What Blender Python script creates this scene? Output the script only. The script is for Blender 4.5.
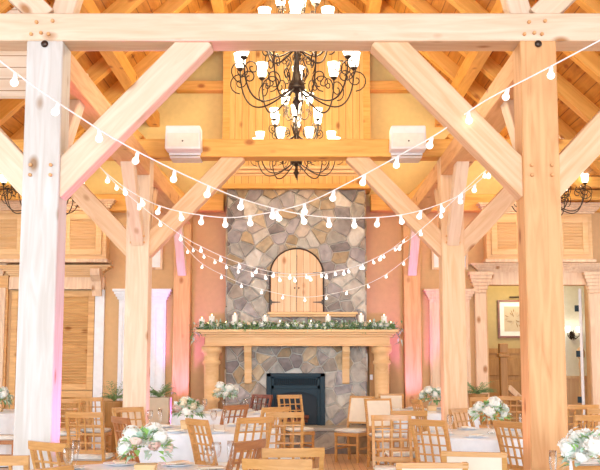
import bpy, bmesh, math, random
from mathutils import Vector, Matrix, Euler
random.seed(7)
SC = bpy.context.scene
for o in list(bpy.data.objects): bpy.data.objects.remove(o)
COL = SC.collection
R = math.radians

# ------------------------------------------------------------ camera
TH = math.atan(122/1000)
cam_d = bpy.data.cameras.new('camera'); cam = bpy.data.objects.new('camera', cam_d); COL.objects.link(cam)
cam.location = (0.085, 0, 1.55); cam.rotation_euler = (R(90)+TH, 0, 0)
cam_d.sensor_width = 36; cam_d.lens = 60; cam_d.shift_x = -2/600; cam_d.clip_end = 200
SC.camera = cam
# ------------------------------------------------------------ world, exposure
w = bpy.data.worlds.new('world'); SC.world = w; w.use_nodes = True
w.node_tree.nodes['Background'].inputs[0].default_value = (0.80, 0.91, 1.0, 1)
w.node_tree.nodes['Background'].inputs[1].default_value = .8
SC.view_settings.view_transform = 'Standard'; SC.view_settings.look = 'None'
SC.view_settings.gamma = 1; SC.view_settings.use_curve_mapping = False
SC.view_settings.exposure = 0.62

def light(kind, name, loc, target, energy, color, **kw):
    d = bpy.data.lights.new(name, kind); o = bpy.data.objects.new(name, d); COL.objects.link(o)
    o.location = loc; d.energy = energy; d.color = color
    if target is not None:
        o.rotation_euler = (Vector(target)-Vector(loc)).to_track_quat('-Z', 'Y').to_euler()
    for k, v in kw.items(): setattr(d, k, v)
    return o
light('AREA', 'window_daylight_rear', (0, -14, 3.4), (0, 12, 2.6), 2900, (.80, .91, 1), shape='RECTANGLE', size=14, size_y=5)
light('AREA', 'side_fill_left', (-6.8, 9, 2.6), (0, 10, 2.2), 190, (.82, .91, 1), shape='RECTANGLE', size=10, size_y=3)  # fill light added along the left side openings
light('AREA', 'side_fill_right', (6.8, 10, 2.6), (0, 11, 2.2), 150, (.95, .95, 1), shape='RECTANGLE', size=10, size_y=3)  # weaker fill added from the right side
light('SPOT', 'daylight_on_left_post', (-4.2, 0.5, 3.0), (-2.2, 7.8, 2.3), 120, (.55, .78, 1), spot_size=R(30), spot_blend=.7, shadow_soft_size=.8)

# ------------------------------------------------------------ helpers
def px(X, Y, d):
    """real position at distance d (metres along the hall) of the sight line through a point of the photograph"""
    u = (X-302)/1000; v = (235-Y)/1000; s, c = math.sin(TH), math.cos(TH)
    t = d/(c-s*v)
    return Vector((.085+u*t, d, 1.55+(s+c*v)*t))
def pxx(X, d): return .085+(X-302)/1000*d      # at eye height
def mesh_obj(name, bm, mat, parent=None, smooth=False):
    me = bpy.data.meshes.new(name); bm.normal_update(); bm.to_mesh(me); bm.free()
    if smooth:
        for p in me.polygons: p.use_smooth = True
    if mat is not None: me.materials.append(mat)
    o = bpy.data.objects.new(name, me); COL.objects.link(o)
    if parent is not None: o.parent = parent
    return o
def tag(o, label=None, cat=None, group=None, kind=None):
    if label: o['label'] = label
    if cat: o['category'] = cat
    if group: o['group'] = group
    if kind: o['kind'] = kind
    return o
def thing(name, label, cat, loc=(0, 0, 0), rz=0, group=None):
    o = bpy.data.objects.new(name, None); COL.objects.link(o); o.empty_display_size = .1
    o.location = loc; o.rotation_euler = (0, 0, rz)
    return tag(o, label, cat, group)
def struct(name, bm, mat, parent=None, smooth=False):
    o = mesh_obj(name, bm, mat, parent, smooth)
    if parent is None: o['kind'] = 'structure'
    return o
def kids(o): return [c for c in o.children]
def dup(root, loc, rz, label=None, group=None):
    def cp(o, par):
        c = o.copy(); COL.objects.link(c)
        if par is not None:
            c.parent = par; c.matrix_parent_inverse = o.matrix_parent_inverse.copy()
        for k in kids(o):
            if k is not c: cp(k, c)
        return c
    r = cp(root, None); r.location = loc; r.rotation_euler = (0, 0, rz)
    if label: r['label'] = label
    if group: r['group'] = group
    return r
def B(): return bmesh.new()
def box(bm, x0, x1, y0, y1, z0, z1, M=None):
    vs = [bm.verts.new((x, y, z)) for x in (x0, x1) for y in (y0, y1) for z in (z0, z1)]
    if M is not None:
        for v in vs: v.co = M @ v.co
    for f in ((0, 1, 3, 2), (4, 6, 7, 5), (0, 4, 5, 1), (2, 3, 7, 6), (0, 2, 6, 4), (1, 5, 7, 3)):
        bm.faces.new([vs[i] for i in f])
    return bm
def bevel(bm, w, seg=1):
    bmesh.ops.bevel(bm, geom=bm.edges[:], offset=w, segments=seg, affect='EDGES', clamp_overlap=True)
    return bm
def bar(bm, p0, p1, w, h, up=(0, 0, 1)):
    p0 = Vector(p0); p1 = Vector(p1); x = (p1-p0).normalized(); u = Vector(up)
    y = u.cross(x).normalized(); z = x.cross(y)
    M = Matrix((x, y, z)).transposed().to_4x4(); M.translation = p0
    return box(bm, 0, (p1-p0).length, -w/2, w/2, -h/2, h/2, M)
def prism(bm, pts, y0, y1, M=None):
    """polygon pts (x,z) extruded along y"""
    a = [bm.verts.new((x, y0, z)) for x, z in pts]; b = [bm.verts.new((x, y1, z)) for x, z in pts]
    if M is not None:
        for v in a+b: v.co = M @ v.co
    n = len(pts); bm.faces.new(a); bm.faces.new(b[::-1])
    for i in range(n): bm.faces.new((a[i], b[i], b[(i+1) % n], a[(i+1) % n]))
    bmesh.ops.recalc_face_normals(bm, faces=bm.faces[:])
    return bm
def lathe(bm, prof, n=16, c=(0, 0, 0), cap=True):
    rings = []
    for r, z in prof:
        rings.append([bm.verts.new((c[0]+r*math.cos(2*math.pi*k/n), c[1]+r*math.sin(2*math.pi*k/n), c[2]+z)) for k in range(n)])
    for a, b in zip(rings, rings[1:]):
        for k in range(n): bm.faces.new((a[k], a[(k+1) % n], b[(k+1) % n], b[k]))
    if cap:
        bm.faces.new(rings[0][::-1]); bm.faces.new(rings[-1])
    return bm
def tube(bm, pts, r, n=6):
    pts = [Vector(p) for p in pts]; rings = []; prev = None
    for i, p in enumerate(pts):
        t = (pts[min(i+1, len(pts)-1)]-pts[max(i-1, 0)]).normalized()
        a = prev if prev is not None else (Vector((0, 0, 1)) if abs(t.z) < .9 else Vector((1, 0, 0)))
        s = t.cross(a).normalized(); u = s.cross(t).normalized(); prev = u
        rr = r[i] if isinstance(r, (list, tuple)) else r
        rings.append([bm.verts.new(p+rr*(math.cos(2*math.pi*k/n)*s+math.sin(2*math.pi*k/n)*u)) for k in range(n)])
    for a, b in zip(rings, rings[1:]):
        for k in range(n): bm.faces.new((a[k], a[(k+1) % n], b[(k+1) % n], b[k]))
    bm.faces.new(rings[0][::-1]); bm.faces.new(rings[-1])
    return bm
def ball(bm, c, r, sub=2, sc=(1, 1, 1), jit=0, rnd=random):
    res = bmesh.ops.create_icosphere(bm, subdivisions=sub, radius=1)
    for v in res['verts']:
        k = r*(1+rnd.uniform(-jit, jit)); v.co = Vector((v.co.x*k*sc[0]+c[0], v.co.y*k*sc[1]+c[1], v.co.z*k*sc[2]+c[2]))
    return bm
def leaf(bm, p, d, L, W, droop=.2):
    """pointed folded leaf from p along direction d"""
    d = Vector(d).normalized(); s = d.cross(Vector((0, 0, 1)))
    if s.length < .01: s = Vector((1, 0, 0))
    s.normalize(); u = s.cross(d); P = Vector(p)
    a = bm.verts.new(P); m = bm.verts.new(P+d*L*.5-u*W*.12); t = bm.verts.new(P+d*L-Vector((0, 0, droop*L)))
    l = bm.verts.new(P+d*L*.42+s*W/2+u*W*.1); r_ = bm.verts.new(P+d*L*.42-s*W/2+u*W*.1)
    bm.faces.new((a, m, l)); bm.faces.new((l, m, t)); bm.faces.new((a, r_, m)); bm.faces.new((r_, t, m))

# ------------------------------------------------------------ materials
def nt(name):
    m = bpy.data.materials.new(name); m.use_nodes = True; t = m.node_tree
    return m, t, t.nodes['Principled BSDF']
def plain(name, col, rough=.5, metal=0, **kw):
    m, t, b = nt(name)
    n = t.nodes.new('ShaderNodeTexNoise'); n.inputs['Scale'].default_value = 12
    co = t.nodes.new('ShaderNodeTexCoord'); t.links.new(co.outputs['Object'], n.inputs['Vector'])
    mx = t.nodes.new('ShaderNodeMix'); mx.data_type = 'RGBA'
    mx.inputs['A'].default_value = tuple(c*.9 for c in col)+(1,); mx.inputs['B'].default_value = tuple(min(1, c*1.08) for c in col)+(1,)
    t.links.new(n.outputs['Fac'], mx.inputs['Factor']); t.links.new(mx.outputs['Result'], b.inputs['Base Color'])
    b.inputs['Roughness'].default_value = rough; b.inputs['Metallic'].default_value = metal
    for k, v in kw.items(): b.inputs[k].default_value = v
    return m
def wood(name, c1, c2, axis=0, scale=1.0, rough=.55, plank=None, knots=True, coat=0):
    """grain runs along the object's axis; plank=(axis, width) adds board joints"""
    m, t, b = nt(name); N = t.nodes; L = t.links
    co = N.new('ShaderNodeTexCoord'); mp = N.new('ShaderNodeMapping')
    L.new(co.outputs['Object'], mp.inputs['Vector'])
    sc = [9*scale]*3; sc[axis] = .9*scale; mp.inputs['Scale'].default_value = sc
    info = N.new('ShaderNodeObjectInfo'); ml = N.new('ShaderNodeMath'); ml.operation = 'MULTIPLY'; ml.inputs[1].default_value = 37
    L.new(info.outputs['Random'], ml.inputs[0]); L.new(ml.outputs[0], mp.inputs['Location'])
    vec = mp.outputs['Vector']
    n = N.new('ShaderNodeTexNoise'); n.inputs['Scale'].default_value = 1.6; n.inputs['Detail'].default_value = 7; n.inputs['Distortion'].default_value = 1.2
    L.new(vec, n.inputs['Vector'])
    ramp = N.new('ShaderNodeValToRGB'); ramp.color_ramp.elements[0].position = .32; ramp.color_ramp.elements[1].position = .66
    ramp.color_ramp.elements[0].color = c2+(1,); ramp.color_ramp.elements[1].color = c1+(1,)
    L.new(n.outputs['Fac'], ramp.inputs['Fac']); col = ramp.outputs['Color']
    def mul(col, fac_socket, dark):
        mx = N.new('ShaderNodeMix'); mx.data_type = 'RGBA'; mx.blend_type = 'MULTIPLY'
        L.new(fac_socket, mx.inputs['Factor']); L.new(col, mx.inputs['A']); mx.inputs['B'].default_value = dark+(1,)
        return mx.outputs['Result']
    if knots:
        mk = N.new('ShaderNodeMapping'); L.new(co.outputs['Object'], mk.inputs['Vector'])
        s2 = [3.4*scale]*3; s2[axis] = 2.0*scale; mk.inputs['Scale'].default_value = s2; L.new(ml.outputs[0], mk.inputs['Location'])
        v = N.new('ShaderNodeTexVoronoi'); v.inputs['Scale'].default_value = 1.0; L.new(mk.outputs['Vector'], v.inputs['Vector'])
        r2 = N.new('ShaderNodeValToRGB'); r2.color_ramp.elements[0].color = (1, 1, 1, 1); r2.color_ramp.elements[1].color = (0, 0, 0, 1)
        r2.color_ramp.elements[0].position = .07; r2.color_ramp.elements[1].position = .17
        L.new(v.outputs['Distance'], r2.inputs['Fac']); col = mul(col, r2.outputs['Color'], (.55, .34, .18))
    if plank:
        sx = N.new('ShaderNodeSeparateXYZ'); L.new(co.outputs['Object'], sx.inputs[0])
        d = N.new('ShaderNodeMath'); d.operation = 'DIVIDE'; d.inputs[1].default_value = plank[1]; L.new(sx.outputs[plank[0]], d.inputs[0])
        fr = N.new('ShaderNodeMath'); fr.operation = 'FRACT'; L.new(d.outputs[0], fr.inputs[0])
        lt = N.new('ShaderNodeMath'); lt.operation = 'LESS_THAN'; lt.inputs[1].default_value = .07; L.new(fr.outputs[0], lt.inputs[0])
        fl = N.new('ShaderNodeMath'); fl.operation = 'FLOOR'; L.new(d.outputs[0], fl.inputs[0])
        wn = N.new('ShaderNodeTexWhiteNoise'); wn.noise_dimensions = '1D'; L.new(fl.outputs[0], wn.inputs['W'])
        sb = N.new('ShaderNodeMath'); sb.operation = 'MULTIPLY'; sb.inputs[1].default_value = .55; L.new(wn.outputs['Value'], sb.inputs[0])
        col = mul(col, sb.outputs[0], (.78, .66, .5)); col = mul(col, lt.outputs[0], (.45, .32, .2))
    L.new(col, b.inputs['Base Color'])
    b.inputs['Roughness'].default_value = rough
    bp = N.new('ShaderNodeBump'); bp.inputs['Strength'].default_value = .15; bp.inputs['Distance'].default_value = .01
    L.new(n.outputs['Fac'], bp.inputs['Height']); L.new(bp.outputs['Normal'], b.inputs['Normal'])
    return m
def emis(name, col, strength):
    m, t, b = nt(name); b.inputs['Base Color'].default_value = (.9, .88, .84, 1)
    b.inputs['Emission Color'].default_value = col+(1,); b.inputs['Emission Strength'].default_value = strength
    return m
M = {}
M['timber'] = wood('pale_timber', (.80, .63, .47), (.70, .50, .33))
M['timber_warm'] = wood('warm_timber', (.76, .43, .19), (.62, .30, .11))
M['rafter'] = wood('rafter_timber', (.84, .46, .11), (.70, .34, .06))
M['deck'] = wood('roof_deck', (.66, .30, .05), (.48, .19, .025), axis=1, plank=(0, .14))  # orange deepened: warm chandelier light put into the colour
M['chase'] = wood('chase_boards', (.90, .56, .18), (.80, .44, .11), axis=2, plank=(0, .12))
M['trimwood'] = wood('trim_wood', (.84, .55, .28), (.74, .44, .19), knots=False)
M['panel'] = wood('panel_wood', (.80, .47, .18), (.60, .30, .10), axis=0)
M['palewood'] = wood('pale_panel_wood', (.84, .62, .42), (.72, .47, .30), axis=2)
M['arch'] = wood('arch_door_boards', (.86, .60, .38), (.76, .46, .26), axis=2, plank=(0, .11))
M['chair_shaded'] = wood('shaded_chair_wood', (.44, .18, .06), (.32, .12, .04), scale=2, rough=.35, knots=False)  # darker, redder copy of the chair wood; shade put into its colour
M['chair'] = wood('chair_wood', (.62, .33, .11), (.48, .23, .06), scale=2, rough=.35, knots=False)
M['chair_dark'] = wood('dark_chair_wood', (.26, .08, .04), (.17, .05, .03), scale=2, rough=.35, knots=False)
M['floor'] = wood('floor_boards', (.82, .58, .36), (.70, .46, .26), axis=1, plank=(0, .09), rough=.35, knots=False)
M['door_brown'] = wood('brown_door_wood', (.50, .26, .08), (.38, .18, .05), axis=2, knots=False)
M['wall'] = plain('tan_plaster', (.70, .44, .22), .9)
M['wall_yellow'] = plain('ochre_plaster', (.80, .62, .26), .9)
M['wall_back_room'] = plain('olive_plaster', (.56, .42, .20), .9)
M['wall_pale'] = plain('pale_plaster', (.88, .90, .86), .9)
M['white'] = plain('white_paint', (.86, .86, .88), .5)
M['cloth'] = plain('white_linen', (.80, .86, .92), .85)
M['cushion'] = plain('cream_cushion', (.82, .81, .76), .8)
M['timber_daylit'] = wood('daylit_timber', (.66, .63, .60), (.56, .51, .46))  # paler copy of the timber; daylight on the left post put into its colour
M['slab'] = plain('grey_hearth_stone', (.40, .38, .34), .85)
M['timber_mid'] = wood('honey_timber', (.80, .54, .33), (.68, .41, .21))
M['uph'] = plain('cream_upholstery', (.78, .68, .54), .85)
M['iron'] = plain('dark_wrought_iron', (.055, .035, .025), .4, .6)
M['insert'] = plain('blue_black_iron', (.012, .034, .052), .75, 0)
M['black'] = plain('soot_black', (.014, .022, .032), .6)
M['glass'] = plain('clear_glass', (1, 1, 1), .0, 0, **{'Transmission Weight': 1.0, 'IOR': 1.12})
M['leaf'] = plain('green_leaf', (.18, .32, .12), .6)
M['leaf_bright'] = plain('bright_leaf', (.36, .62, .16), .6)
M['leaf_sage'] = plain('sage_leaf', (.56, .70, .58), .6)
M['bloom_white'] = plain('white_petals', (.86, .86, .80), .7)
M['bloom_cream'] = plain('cream_petals', (.86, .74, .56), .7)
M['bloom_blush'] = plain('blush_petals', (.84, .60, .52), .7)
M['candle'] = plain('white_wax', (.90, .88, .84), .4)
M['mortar'] = plain('mortar', (.70, .64, .56), .95)
M['shade'] = emis('lit_shade', (1, .90, .72), 3.2)
M['bulb'] = emis('lit_bulb', (1, .97, .93), 2.2)
_t = M['bulb'].node_tree; _b = _t.nodes['Principled BSDF']; _tr = _t.nodes.new('ShaderNodeBsdfTransparent'); _mx = _t.nodes.new('ShaderNodeMixShader')
_mx.inputs[0].default_value = .36; _t.links.new(_tr.outputs[0], _mx.inputs[1]); _t.links.new(_b.outputs[0], _mx.inputs[2]); _t.links.new(_mx.outputs[0], _t.nodes['Material Output'].inputs['Surface'])
M['flame'] = emis('flame', (1, .7, .3), 6)
M['cable'] = plain('white_cable', (.93, .92, .92), .6)
M['planter'] = plain('beige_planter', (.62, .50, .36), .8)
_t = M['glass'].node_tree; _g = _t.nodes.new('ShaderNodeBsdfGlossy'); _g.inputs['Roughness'].default_value = .08
_tr = _t.nodes.new('ShaderNodeBsdfTransparent'); _mx = _t.nodes.new('ShaderNodeMixShader'); _fr = _t.nodes.new('ShaderNodeLayerWeight'); _fr.inputs['Blend'].default_value = .35
_t.links.new(_fr.outputs['Facing'], _mx.inputs[0]); _t.links.new(_tr.outputs[0], _mx.inputs[1]); _t.links.new(_g.outputs[0], _mx.inputs[2]); _t.links.new(_mx.outputs[0], _t.nodes['Material Output'].inputs['Surface'])
def stone_mat():
    m, t, b = nt('field_stone'); N = t.nodes; L = t.links
    at = N.new('ShaderNodeAttribute'); at.attribute_name = 'stone'
    n = N.new('ShaderNodeTexNoise'); n.inputs['Scale'].default_value = 6; n.inputs['Detail'].default_value = 9; n.inputs['Distortion'].default_value = .8
    co = N.new('ShaderNodeTexCoord'); L.new(co.outputs['Object'], n.inputs['Vector'])
    mx = N.new('ShaderNodeMix'); mx.data_type = 'RGBA'; mx.blend_type = 'OVERLAY'; mx.inputs['Factor'].default_value = .8
    L.new(at.outputs['Color'], mx.inputs['A']); L.new(n.outputs['Fac'], mx.inputs['B'])
    L.new(mx.outputs['Result'], b.inputs['Base Color']); b.inputs['Roughness'].default_value = .9
    bp = N.new('ShaderNodeBump'); bp.inputs['Strength'].default_value = .6; bp.inputs['Distance'].default_value = .03
    L.new(n.outputs['Fac'], bp.inputs['Height']); L.new(bp.outputs['Normal'], b.inputs['Normal'])
    return m
M['stone'] = stone_mat()

# ------------------------------------------------------------ the setting: floor, walls, roof
struct('floor', box(B(), -7.2, 7.2, -2, 22, -.1, 0), M['floor'])
YW = 17.5
XD0, XD1, ZD = 3.33, 5.08, 2.80         # opening to the next room
EZ, KX, KZ, AX, AZ = 8.45, 4.45, 4.36, 7.2, 4.34    # ridge height, kink, aisle eaves
SL = (EZ-KZ)/KX
b = B(); box(b, -7.2, XD0, YW, YW+.2, 0, 4.2); box(b, XD1, 7.2, YW, YW+.2, 0, 4.2); box(b, XD0, XD1, YW, YW+.2, ZD, 4.2)
struct('wall_back', b, M['wall'])
b = B(); prism(b, [(-7.2, 4.2), (7.2, 4.2), (7.2, AZ+.1), (KX, KZ+.05), (0, EZ+.1), (-KX, KZ+.05), (-7.2, AZ+.1)], YW, YW+.2)
struct('wall_gable', b, M['wall_yellow'])
# roof decks (each with its rafters as parts)
for sd, nm in ((-1, 'ceiling_left'), (1, 'ceiling_right')):
    b = B()
    prism(b, [(0, EZ+.12), (0, EZ), (sd*KX, KZ), (sd*AX, AZ), (sd*AX, AZ+.12), (sd*KX, KZ+.12)], -1.5, YW)
    dk = struct(nm, b, M['deck'])
    y = .4
    while y < 17.4:
        r = mesh_obj('rafter', bar(B(), (0, 0, 0), (math.hypot(KX, EZ-KZ), 0, 0), .16, .22), M['rafter'], dk)
        r.location = (0, y, EZ-.12); r.rotation_euler = (0, math.atan2(EZ-KZ, sd*KX), 0)
        r = mesh_obj('rafter', bar(B(), (0, 0, 0), (AX-KX, 0, 0), .10, .16), M['rafter'], dk)
        r.location = (sd*KX, y, KZ-.10); r.rotation_euler = (0, math.atan2(KZ-AZ, sd*(AX-KX)), 0)
        y += 1.25
    for q, (dx) in enumerate((1.2, 2.55)):
        p = mesh_obj('purlin', bar(B(), (0, 0, 0), (YW, 0, 0), .18, .24), M['rafter'], dk)
        p.location = (sd*dx, 0, EZ-SL*dx-.36); p.rotation_euler = (0, 0, R(90))
b = B(); prism(b, [(-5.6, 4.36), (-2.86, 4.36), (-2.86, EZ-SL*2.86-.3), (-4.2, EZ-SL*4.2-.05)], 10.6, 10.7)
struct('wall_lit_boards', b, wood('lit_shiplap', (.86, .80, .70), (.80, .70, .56), axis=0, plank=(2, .13), knots=False))  # boards added for the bright corner; the light is put into their white
# side walls with wide openings for daylight
for sd, nm in ((-1, 'wall_left'), (1, 'wall_right')):
    b = B(); x0, x1 = sorted((sd*7.0, sd*7.2))
    box(b, x0, x1, -1.5, YW, 0, .7); box(b, x0, x1, -1.5, YW, 3.6, AZ+.1)
    for yy in (-1.5, 3, 7.5, 12, 16.9): box(b, x0, x1, yy, yy+.6, .7, 3.6)
    struct(nm, b, M['wall'])
# next room seen through the opening on the right
b = B(); box(b, 2.6, 4.62, 20.0, 20.15, 0, 3.4); struct('wall_back_room', b, M['wall_back_room'])
b = B(); box(b, 4.62, 6.4, 20.0, 20.15, 0, 3.4); struct('wall_back_room_right', b, M['wall_pale'])
b = B(); box(b, 2.5, 2.6, YW+.2, 20.15, 0, 3.4); box(b, 6.4, 6.5, YW+.2, 20.15, 0, 3.4); struct('wall_back_room_sides', b, M['wall_back_room'])
b = B(); box(b, 2.5, 6.5, YW+.2, 20.15, 3.4, 3.5); struct('ceiling_back_room', b, M['wall_pale'])
b = B(); box(b, 4.64, 6.4, 19.95, 20.0, 0, 1.12); box(b, 4.64, 6.4, 19.92, 20.0, 1.12, 1.18); struct('trim_1', b, M['palewood'])
light('POINT', 'next_room_ceiling_glow', (4.3, 18.9, 2.9), None, 26, (1, .85, .55), shadow_soft_size=.2)

# ------------------------------------------------------------ timber frame
PX, PW = 1.985, .29
Z0, Z1 = 4.08, 4.31
def timber(name, p0, p1, w, h, mat, label, cat, up=(0, 0, 1), bev=.008):
    """a squared timber whose length is its own x axis, so the grain follows it"""
    p0 = Vector(p0); p1 = Vector(p1); x = (p1-p0).normalized(); u = Vector(up)
    y = u.cross(x).normalized(); z = x.cross(y)
    Mx = Matrix((x, y, z)).transposed().to_4x4(); Mx.translation = p0
    o = mesh_obj(name, bevel(box(B(), 0, (p1-p0).length, -w/2, w/2, -h/2, h/2), bev), mat)
    o.matrix_world = Mx
    return tag(o, label, cat)
def addpegs(o, pts, r=.014, mat=None):
    inv = o.matrix_world.inverted()
    for p in pts:
        bm = B(); lathe(bm, [(r, 0), (r, .02), (r*.7, .026)], 10)
        bmesh.ops.transform(bm, matrix=Matrix.Translation(p) @ Matrix.Rotation(R(90), 4, 'X'), verts=bm.verts)
        bmesh.ops.transform(bm, matrix=inv, verts=bm.verts)
        mesh_obj('peg', bm, mat or M['timber_warm'], o)
frames = [(7.8, 'nearest', 'timber'), (12.5, 'middle', 'timber_mid'), (17.2, 'farthest', 'timber_warm')]
sides = ((-1, 'left'), (1, 'right'))
for fy, fn, mk in frames:
    yc = fy+.15
    for sd, sn in sides:
        where = {('nearest', 'left'): 'tall pale daylight-toned square timber post in the left foreground',
                 ('nearest', 'right'): 'tall orange-toned square timber post in the right foreground',
                 ('middle', 'left'): 'split-faced timber post standing behind the left foreground post',
                 ('middle', 'right'): 'knotty timber post standing behind the right flower table',
                 ('farthest', 'left'): 'pink-lit timber post against the wall left of the fireplace',
                 ('farthest', 'right'): 'pink-lit timber post against the wall right of the fireplace'}[(fn, sn)]
        p = timber('timber_post', (sd*PX, yc, 0), (sd*PX, yc, Z0), PW, PW, M[{('nearest', 'left'): 'timber_daylit', ('nearest', 'right'): 'timber_warm', ('middle', 'left'): 'timber', ('middle', 'right'): 'timber_mid'}.get((fn, sn), 'timber_warm')], where, 'post', up=(0, 1, 0))  # nearest pair differ in tone: the left one carries daylight in its colour
        if fn != 'farthest':
            addpegs(p, [(sd*PX+dx, fy, zz) for dx in (-.08, .08) for zz in (2.98, 3.06)], mat=M['timber_warm'])
        if fn == 'nearest':
            bm = B(); ball(bm, (0, 0, 0), .03, 2, (1, .5, 1)); k = mesh_obj('bolt', bm, M['iron'], p, True)
            k.matrix_parent_inverse = p.matrix_world.inverted(); k.location = (sd*PX, fy-.005, Z0-.03)
        # knee braces inside and outside the post, in the plane of the frame
        run = 1.11
        for io, wn in ((-1, 'inner'), (1, 'outer')) if fn != 'farthest' else ():
            a = Vector((sd*PX+io*sd*(PW/2-.08), yc, Z0-run-.08)); e = Vector((sd*PX+io*sd*(PW/2+run), yc, Z0+.06))
            timber('knee_brace', a, e, .16 if fn == 'farthest' else .2, .235, M['timber_mid' if (fn, sn) == ('nearest', 'right') else mk],
                   'diagonal timber brace on the %s side of the %s %s post' % (wn, fn, sn), 'brace', up=(0, 0, 1))
        # braces along the hall, under the long plate
        if fn != 'nearest':
            timber('knee_brace', (sd*PX, fy+.06, Z0-1.08), (sd*PX, fy-1.05, Z0+.04), .15, .18, M['timber'],
                   'pinkish timber brace reaching forward from the %s %s post' % (fn, sn), 'brace')
        if fn != 'farthest':
            timber('knee_brace', (sd*PX, fy+.24, Z0-1.08), (sd*PX, fy+1.35, Z0+.04), .15, .18, M[mk],
                   'timber brace reaching backward from the %s %s post' % (fn, sn), 'brace')
        # raking strut above the tie beam leaning outward
        tz = EZ-SL*3.15-.15
        timber('raking_strut', (sd*(PX+.02), yc, Z1-.03), (sd*3.0, yc, tz-.12), .2, .26, M['timber' if fn == 'nearest' else 'rafter'],
               'steep timber strut leaning outward above the %s %s post' % (fn, sn), 'strut', up=(0, 1, 0))
        if fn == 'nearest':
            timber('timber_post', (sd*(PX-.1), yc+.02, Z1), (sd*(PX-.55), yc+.02, Z1+1.6), .18, .16, M['timber'],
                   'short timber leaning inward above the foreground %s post' % sn, 'strut', up=(0, 1, 0))
    if fn != 'farthest':
        t = timber('tie_beam', (-6.9, yc, (Z0+Z1)/2), (6.9, yc, (Z0+Z1)/2), PW, Z1-Z0, M['timber' if fn == 'nearest' else 'rafter'],
               {'nearest': 'long pale horizontal tie beam across the top foreground', 'middle': 'orange horizontal tie beam carrying the two white speakers'}[fn], 'beam')
        if fn == 'nearest':
            addpegs(t, [(sd*PX+dx, fy, Z0+zz) for sd in (-1, 1) for dx, zz in ((-.07, .15), (.06, .16), (-.11, .05), (-.03, .06), (.03, .05))])
    else:
        for sd, sn in sides:
            timber('tie_beam', (sd*1.28, yc, (Z0+Z1)/2+.03), (sd*6.9, yc, (Z0+Z1)/2+.03), PW-.04, Z1-Z0+.06, M['rafter'],
                   'orange wall beam running outward from the %s side of the chimney' % sn, 'beam')
            timber('collar_beam', (sd*1.22, yc, 6.32), (sd*2.15, yc, 6.32), .24, .17, M['rafter'],
                   'short orange beam high on the ochre wall %s of the chimney boards' % sn, 'beam')
            timber('collar_beam', (sd*.0+sd*1.22, yc, 7.15), (sd*1.25+sd*.15, yc, 7.15), .2, .15, M['rafter'],
                   'stub of orange beam near the roof peak %s of the chimney boards' % sn, 'beam')
for sd, sn in sides:
    timber('plate_beam', (sd*PX, 8.11, 3.96+.0), (sd*PX, 12.49, 3.96), .28, .24, M['timber_warm'], 'long beam from the nearest to the middle post on the %s' % sn, 'beam')
    timber('plate_beam', (sd*PX, 12.81, 3.96), (sd*PX, 17.19, 3.96), .28, .24, M['timber_warm'], 'long beam from the middle to the farthest post on the %s' % sn, 'beam')

# ------------------------------------------------------------ chimney: boards, stone, fireplace
CX = 1.215; CY = 16.98
c = thing('chimney_casing', 'tall orange vertical-board casing above the stone chimney', 'chimney casing', (0, CY, 4.5))
_tp = lambda x: EZ-4.5-SL*abs(x)-.02
mesh_obj('boards', prism(B(), [(-CX+.01, .28), (CX-.01, .28), (CX-.01, _tp(CX)), (0, _tp(0)), (-CX+.01, _tp(CX))], -.02, .5), M['chase'], c)
for sd in (-1, 1): mesh_obj('corner_board', box(B(), sd*CX-.07, sd*CX+.05, -.06, .5, .28, _tp(CX+.05)), M['rafter'], c)
mesh_obj('cornice', bevel(box(box(box(B(), -CX-.09, CX+.09, -.16, .5, .24, .30), -CX-.05, CX+.05, -.10, .5, .18, .24), -CX-.02, CX+.02, -.05, .5, .14, .18), .006), M['trimwood'], c)
mesh_obj('frieze', box(B(), -CX-.01, CX+.01, -.03, .5, -.04, .18), M['chase'], c)
mesh_obj('lower_moulding', bevel(box(box(B(), -CX-.06, CX+.06, -.12, .5, -.09, -.03), -CX-.03, CX+.03, -.08, .5, -.03, 0), .006), M['rafter'], c)

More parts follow.
